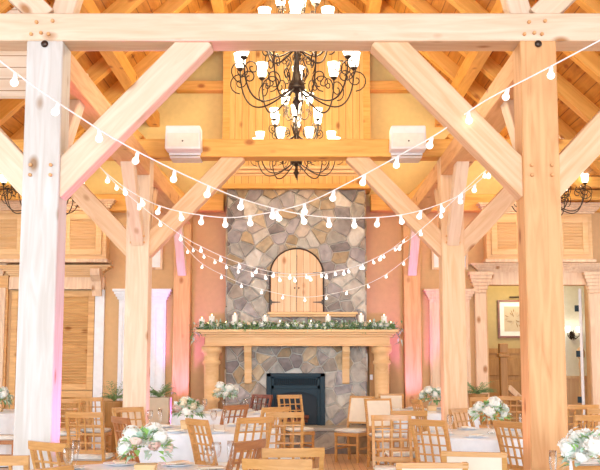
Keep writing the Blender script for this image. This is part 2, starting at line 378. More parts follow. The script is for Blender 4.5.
def voronoi_stones(bm, x0, x1, z0, z1, y, n, colr, lay, depth=.05, hole=None, M4=None, seed=1, gap=.009):
    rn = random.Random(seed); pts = []
    tries = 0
    while len(pts) < n and tries < 20000:
        tries += 1
        p = (rn.uniform(x0-.1, x1+.1), rn.uniform(z0-.1, z1+.1))
        if all(((p[0]-q[0])*.72)**2+((p[1]-q[1])*1.35)**2 > ((x1-x0)*(z1-z0)/n)*.36 for q in pts): pts.append(p)
    for i, p in enumerate(pts):
        poly = [(x0, z0), (x1, z0), (x1, z1), (x0, z1)]
        for j, q in enumerate(pts):
            if j == i: continue
            dx, dz = q[0]-p[0], q[1]-p[1]; L = math.hypot(dx, dz)
            if L > 1.3: continue
            nx, nz = dx/L, dz/L; lim = L/2-gap
            out = []
            for a in range(len(poly)):
                A = poly[a]; C = poly[(a+1) % len(poly)]
                da = (A[0]-p[0])*nx+(A[1]-p[1])*nz-lim; dc = (C[0]-p[0])*nx+(C[1]-p[1])*nz-lim
                if da <= 0: out.append(A)
                if da*dc < 0:
                    t = da/(da-dc); out.append((A[0]+t*(C[0]-A[0]), A[1]+t*(C[1]-A[1])))
            poly = out
            if len(poly) < 3: break
        if len(poly) < 3: continue
        cx = sum(a[0] for a in poly)/len(poly); cz = sum(a[1] for a in poly)/len(poly)
        if hole and hole(cx, cz): continue
        dd = depth*rn.uniform(.6, 1.2)
        A = [bm.verts.new((x, y, z)) for x, z in poly]
        Mi = [bm.verts.new((x, y-dd*.8, z)) for x, z in poly]
        T = [bm.verts.new((cx+(x-cx)*.88, y-dd, cz+(z-cz)*.88)) for x, z in poly]
        tc = bm.verts.new((cx, y-dd-rn.uniform(0, .015), cz))
        if M4 is not None:
            for v in A+Mi+T+[tc]: v.co = M4 @ v.co
        fs = []; k = len(poly)
        for a in range(k):
            fs.append(bm.faces.new((A[a], A[(a+1) % k], Mi[(a+1) % k], Mi[a])))
            fs.append(bm.faces.new((Mi[a], Mi[(a+1) % k], T[(a+1) % k], T[a])))
            fs.append(bm.faces.new((T[a], T[(a+1) % k], tc)))
        cc = colr(rn, cx, cz)
        for f in fs:
            for l in f.loops: l[lay] = cc+(1,)
def stone_col(rn, x, z):
    pal = [(.60, .58, .55), (.70, .67, .62), (.50, .47, .45), (.68, .58, .43), (.60, .48, .32), (.54, .51, .52), (.40, .36, .36), (.76, .73, .68), (.60, .53, .47)]
    c = rn.choice(pal); k = rn.uniform(.95, 1.2); return tuple(min(1, (v*.62+m*.38)*k) for v, m in zip(c, (.64, .61, .58)))
def stone_wall(name, x0, x1, y0, y1, z0, z1, n, parent, hole=None, seed=1, mat_box=True):
    bm = B(); lay = bm.loops.layers.color.new('stone')
    bm2 = B()
    voronoi_stones(bm, x0, x1, z0, z1, y0, n, stone_col, lay, hole=hole, seed=seed)
    ns = max(4, int(n*(y1-y0)/(x1-x0)))
    for sd, xx in ((-1, x0), (1, x1)):
        M4 = Matrix.Translation((xx, 0, 0)) @ Matrix.Rotation(R(90*sd), 4, 'Z')
        a, e = (-y1, -y0) if sd < 0 else (y0, y1)
        voronoi_stones(bm, a, e, z0, z1, 0, ns, stone_col, lay, M4=M4, seed=seed+5, depth=.03)
    return mesh_obj(name, bm, M['stone'], parent)
ch = thing('stone_chimney', 'fieldstone chimney wall rising behind the mantel shelf', 'chimney', (0, 0, 0))
SX0, SX1 = -1.19, 1.16
bm = B(); box(bm, SX0, -.50, 17.03, YW, 0, 1.27); box(bm, .47, SX1, 17.03, YW, 0, 1.27); box(bm, SX0, SX1, 17.03, YW, 1.27, 4.42); box(bm, -.5, .47, 17.03, YW, 0, .38)
mesh_obj('mortar_core', bm, M['mortar'], ch)
stone_wall('stonework', SX0, SX1, 17.03, YW, 0, 4.42, 250, ch, hole=lambda x, z: (-.5 < x < .47 and z < 1.27), seed=3)
# hearth
h = thing('raised_hearth', 'low raised stone hearth ledge before the fireplace', 'hearth', (0, 0, 0))
mesh_obj('hearth_slab', bevel(box(B(), -1.22, 1.30, 16.35, 16.96, .36, .42), .01), M['slab'], h)
bm = B(); box(bm, -1.16, 1.24, 16.43, 16.96, 0, .36); mesh_obj('mortar_core', bm, M['mortar'], h)
stone_wall('stonework', -1.16, 1.24, 16.43, 16.95, 0, .355, 16, h, seed=11)
# iron insert
ins = thing('fireplace_insert', 'blue-black iron fireplace insert with arched opening and louvred top', 'fireplace', (-.02, 16.93, .42))
bm = B(); box(bm, -.49, -.41, -.06, .12, 0, .86); box(bm, .41, .49, -.06, .12, 0, .86); box(bm, -.49, .49, -.06, .12, .80, .86)
box(bm, -.41, -.36, -.03, .12, 0, .8); box(bm, .36, .41, -.03, .12, 0, .8); box(bm, -.41, .41, -.03, .12, .60, .66); box(bm, -.41, .41, -.03, .12, .77, .8)
mesh_obj('frame', bevel(bm, .005), M['insert'], ins)
bm = B(); pts = [(-.36, .60), (-.36, .42)]
for k in range(13):
    a = math.pi*(1-k/12); pts.append((.36*math.cos(a), .42+.13*math.sin(a)))
pts += [(.36, .60)]
# arch panel in strips
for k in range(1, len(pts)-2):
    x0, z0 = pts[k]; x1, z1 = pts[k+1]
    if abs(x1-x0) > 1e-4: prism(bm, [(x0, z0), (x1, z1), (x1, .60), (x0, .60)], -.02, .08)
mesh_obj('arch_panel', bm, M['insert'], ins)
bm = B()
for k in range(26): box(bm, -.40+k*.0315, -.40+k*.0315+.012, -.02, .06, .66, .77)
mesh_obj('louvre', bm, M['insert'], ins)
mesh_obj('firebox', box(B(), -.41, .41, .14, .40, 0, .8), M['black'], ins)
bm = B()
for (a, e) in (((-.22, .08, .06), (.2, .1, .07)), ((-.16, .10, .15), (.22, .07, .13)), ((-.1, .06, .07), (.05, .11, .27))): tube(bm, [a, e], .035, 8)
mesh_obj('log', bm, M['chair_dark'], ins, True)
# mantel
mt = thing('mantel_shelf', 'wide pale wooden mantel with stepped moulding and turned side columns', 'mantel', (0, 16.5, 0))
bm = B()
for x, y0, z0, z1 in ((1.66, -.02, 1.955, 2.0), (1.62, .03, 1.92, 1.955), (1.57, .08, 1.88, 1.92), (1.53, .12, 1.76, 1.88), (1.55, .10, 1.73, 1.76)):
    box(bm, -x+.01, x+.01, y0, .46 if z0>0 else .5, z0, z1)
mesh_obj('shelf', bevel(bm, .006), M['trimwood'], mt)
for sx in (-1.42, 1.41):
    prof = [(.16, 0), (.16, .12), (.125, .14), (.12, .5), (.115, .80), (.14, .82), (.14, .86), (.118, .88), (.125, 1.2), (.128, 1.42), (.15, 1.44), (.15, 1.48), (.125, 1.5), (.13, 1.6), (.17, 1.63), (.17, 1.725)]
    bm = lathe(B(), prof, 20, (sx, .27, 0)); mesh_obj('column', bm, M['trimwood'], mt, True)
for sx in (-.82, .82):
    bm = B(); prism(bm, [(.0, 1.73), (.0, 1.10), (-.03, 1.12), (-.05, 1.35), (-.12, 1.55), (-.20, 1.64), (-.22, 1.73)], -.06, .06, Matrix.Translation((sx, .46, 0)) @ Matrix.Rotation(R(90), 4, 'Z'))
    mesh_obj('corbel', bm, M['trimwood'], mt)
for sd in (-1, 1):
    pn = mesh_obj('side_panel', box(B(), *sorted((sd*1.24, sd*1.60)), .85, .98, 0, 1.95), M['door_brown'], mt)
outl = mesh_obj('wall_outlet', bevel(box(B(), 1.25, 1.30, 17.33, 17.345, 1.16, 1.25), .004), M['white']); tag(outl, 'small pale wall switch beside the right mantel column', 'switch')
# arched door in the chimney
ad = thing('arched_cabinet', 'arched double plank door set in the stone chimney', 'arched door', (-.005, 16.93, 2.31))
for sd in (-1, 1):
    pts = [(sd*.006, 0), (sd*.44, 0), (sd*.44, .62)]
    for k in range(1, 12):
        a = math.pi/2*k/11; pts.append((sd*.44*math.cos(a), .62+.44*math.sin(a)))
    pts[-1] = (sd*.006, 1.06)
    dl = mesh_obj('door_leaf', prism(B(), pts, 0, .05), M['arch'], ad)
    for zz in (.16, .66):
        bm = B(); prism(bm, [(sd*.43, zz-.015), (sd*.43, zz+.015), (sd*.28, zz+.006), (sd*.27, zz), (sd*.28, zz-.006)], -.012, 0); box(bm, *sorted((sd*.42, sd*.45)), -.016, 0, zz-.04, zz+.04)
        mesh_obj('strap_hinge', bm, M['iron'], dl)
    bm = B(); ball(bm, (sd*.035, -.015, .40), .014, 1); mesh_obj('knob', bm, M['iron'], dl, True)
bm = B(); pl = []
for k in range(0, 25):
    a = math.pi*k/24; pl.append((.455*math.cos(a), .02, .62+.455*math.sin(a)))
tube(bm, [(.455, .02, 0)]+pl+[(-.455, .02, 0)], .014, 6); mesh_obj('iron_rim', bm, M['iron'], ad)
ls = mesh_obj('wall_shelf', bevel(box(box(B(), -.49, 1.02, 16.78, 16.97, 2.26, 2.30), -.46, .99, 16.82, 16.97, 2.22, 2.26), .005), M['trimwood']); tag(ls, 'thin wooden ledge below the arched door', 'ledge')

# ------------------------------------------------------------ candles and garland on the mantel
rg = random.Random(5)
cxs = [(202, 317), (208, 326), (212, 314), (226, 321), (235, 313), (265, 315), (280, 320), (311, 320), (328, 314), (361, 313), (370, 320), (384, 314), (391, 321)]
for i, (X, Y) in enumerate(cxs):
    p = px(X, Y, 16.72); hh = max(.10, p.z-2.02)
    names = ['far left end', 'left end behind the trailing greenery', 'left end beside the tallest one', 'left third', 'left third beside a tall one', 'middle left under the arched door edge', 'middle left, short one', 'middle right, short one', 'middle right under the ledge', 'right third, tall one', 'right third, short one', 'right end, tall one', 'far right end']
    t = thing('pillar_candle', 'white pillar candle on the mantel, %s (number %s from the left)' % (names[i], ['one','two','three','four','five','six','seven','eight','nine','ten','eleven','twelve','thirteen'][i]), 'candle', (p.x, 16.70, 2.001), 0, 'candles along the mantel')
    t['label'] = 'white pillar candle on the mantel, %s' % names[i]
    mesh_obj('wax', lathe(B(), [(.047, .006), (.049, hh-.02), (.040, hh-.012)], 14), M['candle'], t, True)
    mesh_obj('flame', ball(B(), (0, 0, hh), .010, 1, (1, 1, 2)), M['flame'], t, True)
    mesh_obj('saucer', lathe(B(), [(.05, 0), (.055, .006)], 14), M['white'], t)
def rose_bm(r, seed):
    rn = random.Random(seed); bm = B(); ball(bm, (0, 0, 0), r*.62, 2, (1, 1, .9))
    for ring, (rr, n, tl) in enumerate(((.55, 4, .5), (.8, 6, .9), (1.0, 7, 1.25))):
        for k in range(n):
            a = 2*math.pi*k/n+ring*.5+rn.uniform(-.2, .2)
            d = Vector((math.cos(a), math.sin(a), 0)); s = Vector((-math.sin(a), math.cos(a), 0))
            P = [(-.30, -.5, .25), (.30, -.5, .25), (.48, .12, rr*.85), (.28, .55-ring*.15, rr*.98), (-.28, .55-ring*.15, rr*.98), (-.48, .12, rr*.85)]
            vs = [bm.verts.new((d*q[2]+s*q[0])*r+Vector((0, 0, q[1]*r))) for q in P]; bm.faces.new(vs)
    return bm
def hyd_bm(r, seed):
    rn = random.Random(seed); bm = B(); ball(bm, (0, 0, 0), r*.8, 2, (1, 1, .85))
    for k in range(60):
        z = rn.uniform(-.6, 1); a = rn.uniform(0, 6.28); q = math.sqrt(1-z*z); d = Vector((q*math.cos(a), q*math.sin(a), z*.88))
        c0 = d*r*.92; s = d.orthogonal().normalized(); u = d.cross(s)
        th = rn.uniform(0, 1.5); L = r*.22
        for m in range(4):
            an = th+m*math.pi/2; e = math.cos(an)*s+math.sin(an)*u; f = -math.sin(an)*s+math.cos(an)*u
            bm.faces.new([bm.verts.new(v) for v in (c0, c0+e*L*.6+f*L*.45+d*L*.2, c0+e*L+d*L*.3, c0+e*L*.6-f*L*.45+d*L*.2)])
    return bm
rose_src = {}
def me_of(bm, name, mat):
    me = bpy.data.meshes.new(name); bm.to_mesh(me); bm.free(); me.materials.append(mat); return me
ROSE = {k: me_of(rose_bm(1, i), 'rose', M[k]) for i, k in enumerate(('bloom_white', 'bloom_cream', 'bloom_blush'))}
HYD = {k: me_of(hyd_bm(1, i+9), 'hydrangea', M[k]) for i, k in enumerate(('bloom_white', 'bloom_cream'))}
def put(me, name, parent, loc, s, rot=(0, 0, 0)):
    o = bpy.data.objects.new(name, me); COL.objects.link(o); o.parent = parent; o.location = loc; o.scale = (s, s, s); o.rotation_euler = rot; return o
g = thing('floral_garland', 'leafy green garland with white roses laid along the mantel edge', 'garland', (0, 16.58, 2.0))
bm = B(); bmd = B()
for k in range(2000):
    t = rg.uniform(-1, 1); x = t*1.70; z = .05; y = rg.gauss(0, .04)
    if abs(x) > 1.60: z = .02-(abs(x)-1.60)*2.2*rg.random(); 
    if abs(x) > 1.66: x = math.copysign(1.68+rg.uniform(0, .06), x); z = rg.uniform(-.22, .04)
    d = (rg.gauss(0, 1), rg.gauss(-.3, .7), rg.gauss(.15, .6))
    leaf(bm if k % 3 else bmd, (x, y, z+rg.uniform(-.03, .06)), d, rg.uniform(.06, .13), rg.uniform(.022, .042), .3)
mesh_obj('foliage', bm, M['leaf'], g); tag(mesh_obj('foliage', bmd, M['leaf_sage'], g), 'grey-green leaves of the garland')
mesh_obj('stem', tube(B(), [(-1.66+i*.166, 0, .015+.01*(i % 2)) for i in range(21)], .012, 6), M['leaf'], g)
x = -1.55
while x < 1.58:
    put(ROSE['bloom_white' if rg.random() < .75 else 'bloom_cream'], 'rose', g, (x, -.05+rg.uniform(-.02, .02), .075+rg.uniform(-.02, .025)), rg.uniform(.036, .052), (R(60), 0, rg.uniform(-1, 1)))
    x += rg.uniform(.085, .17)

# ------------------------------------------------------------ joinery on the back wall
YF = YW-.002
def wx(X): return px(X, 300, YW).x
def wz(Y): return px(302, Y, YW).z
def rect(bm, X0, X1, Y0, Y1, y0, y1=None):
    a = px(X0, (Y0+Y1)/2, YW).x; c_ = px(X1, (Y0+Y1)/2, YW).x
    return box(bm, min(a, c_), max(a, c_), y0, YF if y1 is None else y1, wz(Y1), wz(Y0))
def louvre_panel(parent, x0, x1, z0, z1, y, mat, fr=.07, name='door_panel', step=.05, handle=None):
    p = mesh_obj(name, bevel(box(box(box(box(B(), x0, x0+fr, y-.04, y, z0, z1), x1-fr, x1, y-.04, y, z0, z1), x0+fr, x1-fr, y-.04, y, z0, z0+fr), x0+fr, x1-fr, y-.04, y, z1-fr, z1), .004), mat, parent)
    bm = B(); z = z0+fr
    box(bm, x0+fr, x1-fr, y-.006, y, z0+fr, z1-fr)
    while z < z1-fr-.01:
        bar(bm, (x0+fr, y-.022, z+step*.45), (x1-fr, y-.022, z+step*.45), .010, step*.9, up=(0, -.75, 1)); z += step
    mesh_obj('slats', bm, mat, p)
    return p
def cornice(parent, x0, x1, z0, z1, mat, out=.25, n=6, name='cornice', ends=True):
    bm = B()
    for k in range(n):
        t = (k+1)/n; e = out*(t**1.6)
        box(bm, x0-(e if ends else 0), x1+(e if ends else 0), YF-.06-e, YF, z0+(z1-z0)*k/n, z0+(z1-z0)*(k+1)/n)
    return mesh_obj(name, bevel(bm, .004), mat, parent)
# left pair of louvred doors under a heavy cornice
dl = thing('louvred_doorway', 'brown louvred doorway under a bracketed cornice at the left wall', 'doorway', (0, 0, 0))
cornice(dl, -5.0, -3.45, 2.93, 3.13, M['trimwood'], .22)
mesh_obj('lintel', box(box(B(), -5.02, -3.36, YF-.10, YF, 2.72, 2.93), -5.02, -3.36, YF-.12, YF, 2.72, 2.75), M['palewood'], dl)
for xx in (-3.48,):
    bm = B(); prism(bm, [(0, 3.06), (0, 2.60), (-.06, 2.60), (-.10, 2.72), (-.12, 2.85), (-.26, 2.95), (-.28, 3.06)], -.08, .08, Matrix.Translation((xx, YF-.08, 0)) @ Matrix.Rotation(R(90), 4, 'Z')); mesh_obj('bracket', bm, M['palewood'], dl)
mesh_obj('jamb', box(B(), -3.52, -3.36, YF-.06, YF, 0, 2.72), M['white'], dl)
louvre_panel(dl, -4.22, -3.53, .98, 2.70, YF-.01, M['panel'], .11)
louvre_panel(dl, -4.22, -3.53, .02, .97, YF-.01, M['panel'], .11)
louvre_panel(dl, -4.98, -4.24, .02, 2.70, YF-.01, M['panel'], .11)
# tall panelled doors at the far left
dm = thing('panelled_cupboard', 'tall reddish panelled cupboard doors at the far left edge', 'cupboard', (0, 0, 0))
cornice(dm, -6.4, -5.15, 2.96, 3.2, M['palewood'], .12)
mesh_obj('carcass', box(B(), -6.35, -5.04, YF-.08, YF, 0, 2.96), M['panel'], dm)
for a in (-6.3, -5.72, -5.37):
    mesh_obj('door_panel', bevel(box(B(), a+.03, a+(.30 if a > -5.5 else .5), YF-.12, YF-.08, .1, 2.75), .01), M['palewood'], dm)
# shuttered boxes high on both sides
for sd, sn, x0, x1, z1 in ((-1, 'left', -6.2, -3.26, 4.08), (1, 'right', 3.24, 5.16, 4.02)):
    sb = thing('shuttered_cabinet', {'left': 'large pale louvred wall cabinet high up behind the left posts', 'right': 'large pale louvred wall cabinet high up behind the right foreground post'}[sn], 'wall cabinet', (0, 0, 0))
    mesh_obj('carcass', bevel(box(B(), x0+.04, x1-.04, YF-.30, YF, 3.22, z1), .01), M['trimwood'], sb)
    n = 4 if sd < 0 else 3; wd = (x1-x0-.2)/n
    for k in range(n): louvre_panel(sb, x0+.10+k*wd+.02, x0+.10+(k+1)*wd-.02, 3.30, z1-.06, YF-.30, M['trimwood'], .10, 'shutter', .055)
    mesh_obj('base_moulding', bevel(box(B(), x0, x1, YF-.36, YF, 3.17, 3.23), .01), M['palewood'], sb)
    bm = B()
    for k in range(5): box(bm, x0-.03*k, x1+.03*k, YF-.34-.035*k, YF, z1+.035*k, z1+.035*(k+1))
    mesh_obj('crown_moulding', bevel(bm, .005), M['palewood'], sb)
# white pilastered units on either side
def pil_unit(x0, x1, sn):
    u = thing('pilastered_surround', {'left': 'white painted pilastered surround behind the middle left post', 'right': 'pale knotty pilastered surround behind the middle right post'}[sn], 'surround', (0, 0, 0))
    m = M['white'] if sn == 'left' else M['palewood']
    for a in (x0+.12, x1-.36):
        mesh_obj('pilaster', bevel(box(box(box(B(), a, a+.24, YF-.08, YF, 0, 2.5), a+.03, a+.07, YF-.10, YF, .3, 2.4), a+.17, a+.21, YF-.10, YF, .3, 2.4), .004), m, u)
        bm = B()
        for k in range(5): box(bm, a-.025*k, a+.24+.025*k, YF-.10-.025*k, YF, 2.50+.045*k, 2.50+.045*(k+1))
        mesh_obj('capital', bevel(bm, .004), m, u)
    mesh_obj('infill_panel', box(B(), x0+.34, x1-.34, YF-.03, YF, 0, 2.6), M['palewood'] if sn == 'right' else M['white'], u)
pil_unit(-3.22, -2.16, 'left'); pil_unit(2.18, 3.12, 'right')
# framed pictures high on the wall
for sn, x0, x1, z0, z1 in (('left', -2.9, -2.36, 3.07, 3.66), ('right', 2.36, 3.0, 3.07, 3.66)):
    f = thing('framed_picture', 'white mounted framed picture high on the wall behind the middle %s post' % sn, 'picture', ((x0+x1)/2, YF, z0))
    w2 = (x1-x0)/2; hh = z1-z0
    mesh_obj('frame', bevel(box(box(box(box(B(), -w2, -w2+.04, -.04, 0, 0, hh), w2-.04, w2, -.04, 0, 0, hh), -w2+.04, w2-.04, -.04, 0, 0, .04), -w2+.04, w2-.04, -.04, 0, hh-.04, hh), .004), M['palewood'], f)
    mesh_obj('print', box(B(), -w2+.04, w2-.04, -.015, 0, .04, hh-.04), M['white'], f)
# doorway on the right with its cornice
rd = thing('doorway_surround', 'pale knotty wood doorway surround with capitals and cornice, right wall', 'doorway', (0, 0, 0))
bm = B(); box(bm, XD0-.22, XD1+.5, YF-.08, YF, ZD, ZD+.22); mesh_obj('lintel', bevel(bm, .005), M['palewood'], rd)
cornice(rd, XD0-.16, XD1+.45, ZD+.22, ZD+.37, M['palewood'], .16)
for a in (XD0-.24, XD1):
    mesh_obj('pilaster', bevel(box(B(), a, a+(.2 if a < 4 else .55), YF-.10, YF, 0, 2.66), .01), M['palewood'], rd)
    bm = B()
    for k in range(6): box(bm, a-.022*k, a+.2+.022*k, YF-.12-.02*k, YF, 2.66+.06*k, 2.66+.06*(k+1))
    mesh_obj('capital', bevel(bm, .004), M['palewood'], rd)
od = thing('open_door', 'narrow edge of an open white door with dark hinges, right wall', 'door', (XD1-.09, YW+.25, 0), R(-16))
mesh_obj('leaf', box(B(), 0, .05, 0, .8, 0.01, 2.75), M['white'], od)
for zz in (.75, 1.55, 2.35):
    mesh_obj('hinge', box(B(), -.07, .0, -.012, .0, zz, zz+.11), M['insert'], od)
# next room: framed picture, brown door, newel, sconce
def pb(X, Y, d=19.98): return px(X, Y, d)
p0 = pb(498, 338); p1 = pb(530, 300)
f = thing('framed_picture', 'dark framed floral picture with a picture lamp in the next room', 'picture', ((p0.x+p1.x)/2, 19.99, p0.z))
w2 = (p1.x-p0.x)/2; hh = p1.z-p0.z
mesh_obj('frame', bevel(box(box(box(box(B(), -w2, -w2+.04, -.05, 0, 0, hh), w2-.04, w2, -.05, 0, 0, hh), -w2+.04, w2-.04, -.05, 0, 0, .04), -w2+.04, w2-.04, -.05, 0, hh-.04, hh), .004), M['chair_dark'], f)
mesh_obj('mount', box(B(), -w2+.04, w2-.04, -.02, 0, .04, hh-.04), M['wall_pale'], f)
mesh_obj('print', box(B(), -w2+.13, w2-.13, -.025, -.02, .13, hh-.13), M['planter'], f)
bm = B()
for k in range(26):
    a = rg.uniform(0, 6.28); q = rg.uniform(.02, .14); leaf(bm, (q*math.cos(a), -.03, hh/2+q*math.sin(a)), (math.cos(a), 0, math.sin(a)), .08, .045, 0)
mesh_obj('printed_flowers', bm, M['door_brown'], f)
tube_b = tube(B(), [(-.1, -.10, hh+.05), (.1, -.10, hh+.05)], .018, 8); mesh_obj('picture_lamp', tube_b, M['iron'], f)
light('SPOT', 'picture_lamp_light', ((p0.x+p1.x)/2, 19.72, p1.z+.1), ((p0.x+p1.x)/2, 19.98, p0.z+.2), 1.6, (1, .85, .6), spot_size=R(110), shadow_soft_size=.05)
dr = thing('panelled_door', 'golden brown six-panel door in the next room', 'door', (4.02, 19.99, 0))
mesh_obj('leaf', box(B(), -.42, .42, -.05, 0, 0, 1.62), M['door_brown'], dr)
for a in (-.36, .03):
    for z0_, z1_ in ((.1, .6), (.68, 1.1), (1.18, 1.52)): mesh_obj('panel', bevel(box(B(), a, a+.33, -.075, -.05, z0_, z1_), .02), M['door_brown'], dr)
mesh_obj('casing', box(box(B(), -.50, -.42, -.07, 0, 0, 1.72), -.42, .5, -.07, 0, 1.62, 1.72), M['door_brown'], dr)
nw = thing('stair_newel', 'golden brown newel post with square cap beyond the doorway', 'newel post', (3.80, 18.6, 0))
mesh_obj('shaft', bevel(box(B(), -.07, .07, -.07, .07, 0, 1.55), .01), M['door_brown'], nw); mesh_obj('cap', bevel(box(box(B(), -.10, .10, -.10, .10, 1.55, 1.62), -.08, .08, -.08, .08, 1.62, 1.80), .012), M['door_brown'], nw)
hr = mesh_obj('hand_rail', bar(B(), (3.88, 18.62, 1.0), (4.3, 18.8, .62), .08, .1), M['palewood']); tag(hr, 'pale sloping stair rail beside the brown newel post', 'stair rail')
sp = pb(572, 335)
sc = thing('wall_sconce', 'dark iron wall sconce with leafy scrolls in the pale next room', 'wall lamp', (sp.x, 19.99, sp.z))
mesh_obj('back_plate', ball(B(), (0, -.02, 0), .06, 2, (1, .4, 1.2)), M['iron'], sc, True)
for sd in (-1, 1):
    mesh_obj('arm', tube(B(), [(0, -.03, -.02), (sd*.05, -.10, -.08), (sd*.11, -.12, -.02), (sd*.11, -.12, .05)], .010, 6), M['iron'], sc, True)
    mesh_obj('lamp_shade', lathe(B(), [(.02, .05), (.045, .07), (.05, .16)], 12, (sd*.11, -.12, 0), cap=False), M['shade'], sc, True)
bm = B()
for k in range(20):
    a = rg.uniform(0, 6.28); leaf(bm, (0, -.05, 0), (math.cos(a), -.3, math.sin(a)), .12, .04, 0)
mesh_obj('leaves', bm, M['iron'], sc)
nb = thing('turned_baluster', 'slim turned wooden post standing before the pale wall right of the foreground post', 'baluster', (sp.x-.22, 19.3, 0))
nb.location.x = px(581, 360, 19.3).x
mesh_obj('shaft', lathe(B(), [(.06, 0), (.06, .5), (.035, .6), (.05, .9), (.035, 1.3), (.05, 1.42), (.03, 1.5), (.075, 1.56), (.085, 1.64), (.05, 1.72), (.01, 1.74)], 14), M['palewood'], nb, True)

# ------------------------------------------------------------ speakers on the middle tie beam
for sd, sn, X in ((-1, 'left', 183.5), (1, 'right', 408)):
    x = px(X, 140, 12.3).x
    s = thing('loudspeaker', 'white box loudspeaker fixed to the middle beam on the %s' % sn, 'speaker', (x, 12.30, 4.12))
    mesh_obj('cabinet', bevel(prism(B(), [(-.225, 0), (.225, 0), (.215, .30), (-.215, .30)], -.08, .18), .012), M['white'], s)
    mesh_obj('grille', bevel(box(B(), -.20, .20, -.092, -.08, .03, .20), .004), M['cushion'], s)
    bm = B(); ball(bm, (0, -.095, .10), .012, 1); mesh_obj('badge', bm, M['iron'], s)
    mesh_obj('bracket', box(box(B(), -.20, .20, .16, .19, -.03, .32), -.19, .19, .16, .52, -.06, -.045), M['white'], s)

# ------------------------------------------------------------ chandeliers
def scroll(r0, z0, r1, z1, curl=.05, turns=1.4, n=18):
    """points in the (r, z) plane: S-shaped arm from hub out and up, ending in a curl"""
    pts = []
    for i in range(n+1):
        t = i/n; r = r0+(r1-r0)*(math.sin(t*math.pi/2)); z = z0+(z1-z0)*(t**3)-.20*math.sin(t*math.pi)*abs(r1-r0)*1.9
        pts.append((r, z))
    return pts
def spiral(cr, cz, rad, a0, turns, n=22, sg=1):
    return [(cr+rad*(1-i/n*.85)*math.cos(a0+sg*i/n*turns*6.283), cz+rad*(1-i/n*.85)*math.sin(a0+sg*i/n*turns*6.283)) for i in range(n+1)]
def chandelier(loc, label, R0=.60, zt=6.6):
    c = thing('iron_chandelier', label, 'chandelier', loc)
    body = B()
    lathe(body, [(.01, -.44), (.02, -.40), (.045, -.36), (.02, -.32), (.015, -.27), (.06, -.24), (.085, -.18), (.05, -.12), (.03, .0), (.028, .2), (.05, .24), (.028, .3), (.022, .6), (.05, .66), (.02, .72), (.012, zt-loc[2])], 12)
    mesh_obj('stem', body, M['iron'], c, True)
    def P(a, pts): return [(r*math.cos(a), r*math.sin(a), z) for r, z in pts]
    for (n, rr, zs, zh, off, th) in ((9, R0, .02, -.20, .15, .0085), (6, R0*.62, .40, .20, .5, .010), (5, R0*.33, .68, .50, .1, .008)):
        for k in range(n):
            a = 2*math.pi*k/n+off
            bm = B(); tube(bm, P(a, scroll(.03, zh, rr, zs)), th, 6)
            mesh_obj('arm', bm, M['iron'], c, True)
            bm = B()
            tube(bm, P(a, spiral(rr*.84, zs-.09, rr*.13, 0, 1.3)), th*.8, 5)
            tube(bm, P(a-.06, spiral(rr*1.02, zs-.13, rr*.20, -1.57, 1.5)), th*.75, 5)
            mesh_obj('scroll', bm, M['iron'], c, True); bm = B()
            tube(bm, P(a, spiral(rr*.45, zh+.06, rr*.16, -1.5, 1.4, sg=-1)), th*.8, 5)
            mesh_obj('scroll', bm, M['iron'], c, True); bm = B()
            tube(bm, P(a+.12, [(rr*.1, zh+.02), (rr*.22, zh+.16), (rr*.12, zh+.27)]+spiral(rr*.20, zh+.27, rr*.08, 3.14, 1.2, sg=-1)), th*.6, 5)
            mesh_obj('scroll', bm, M['iron'], c, True)
            x, y = rr*math.cos(a), rr*math.sin(a)
            bm = lathe(B(), [(.012, zs-.02), (.035, zs), (.04, zs+.012)], 12, (x, y, 0)); mesh_obj('cup', bm, M['iron'], c, True)
            bm = lathe(B(), [(.036, zs+.015), (.050, zs+.05), (.055, zs+.10), (.068, zs+.17)], 14, (x, y, 0)); mesh_obj('lamp_shade', bm, M['shade'], c, True)
    bm = B(); lathe(bm, [(.085, -.235), (.09, -.20), (.02, -.19)], 14); mesh_obj('bowl', bm, M['iron'], c, True)
    light('POINT', 'chandelier_glow', (loc[0], loc[1], loc[2]+.55), None, 135, (1, .85, .55), shadow_soft_size=.35)
    return c
chandelier((0.03, 10.0, 4.50), 'large black scrolled iron chandelier nearest, behind the top foreground beam', zt=EZ-.1)
chandelier((0.0, 14.6, 4.62), 'smaller-looking iron chandelier hanging behind the middle beam, before the chimney', zt=EZ-.1)
chandelier((-4.02, 15.6, 4.2), 'iron chandelier half hidden behind the left foreground post', zt=KZ-.1)
chandelier((3.96, 15.6, 4.2), 'iron chandelier half hidden behind the right foreground post', zt=KZ-.1)

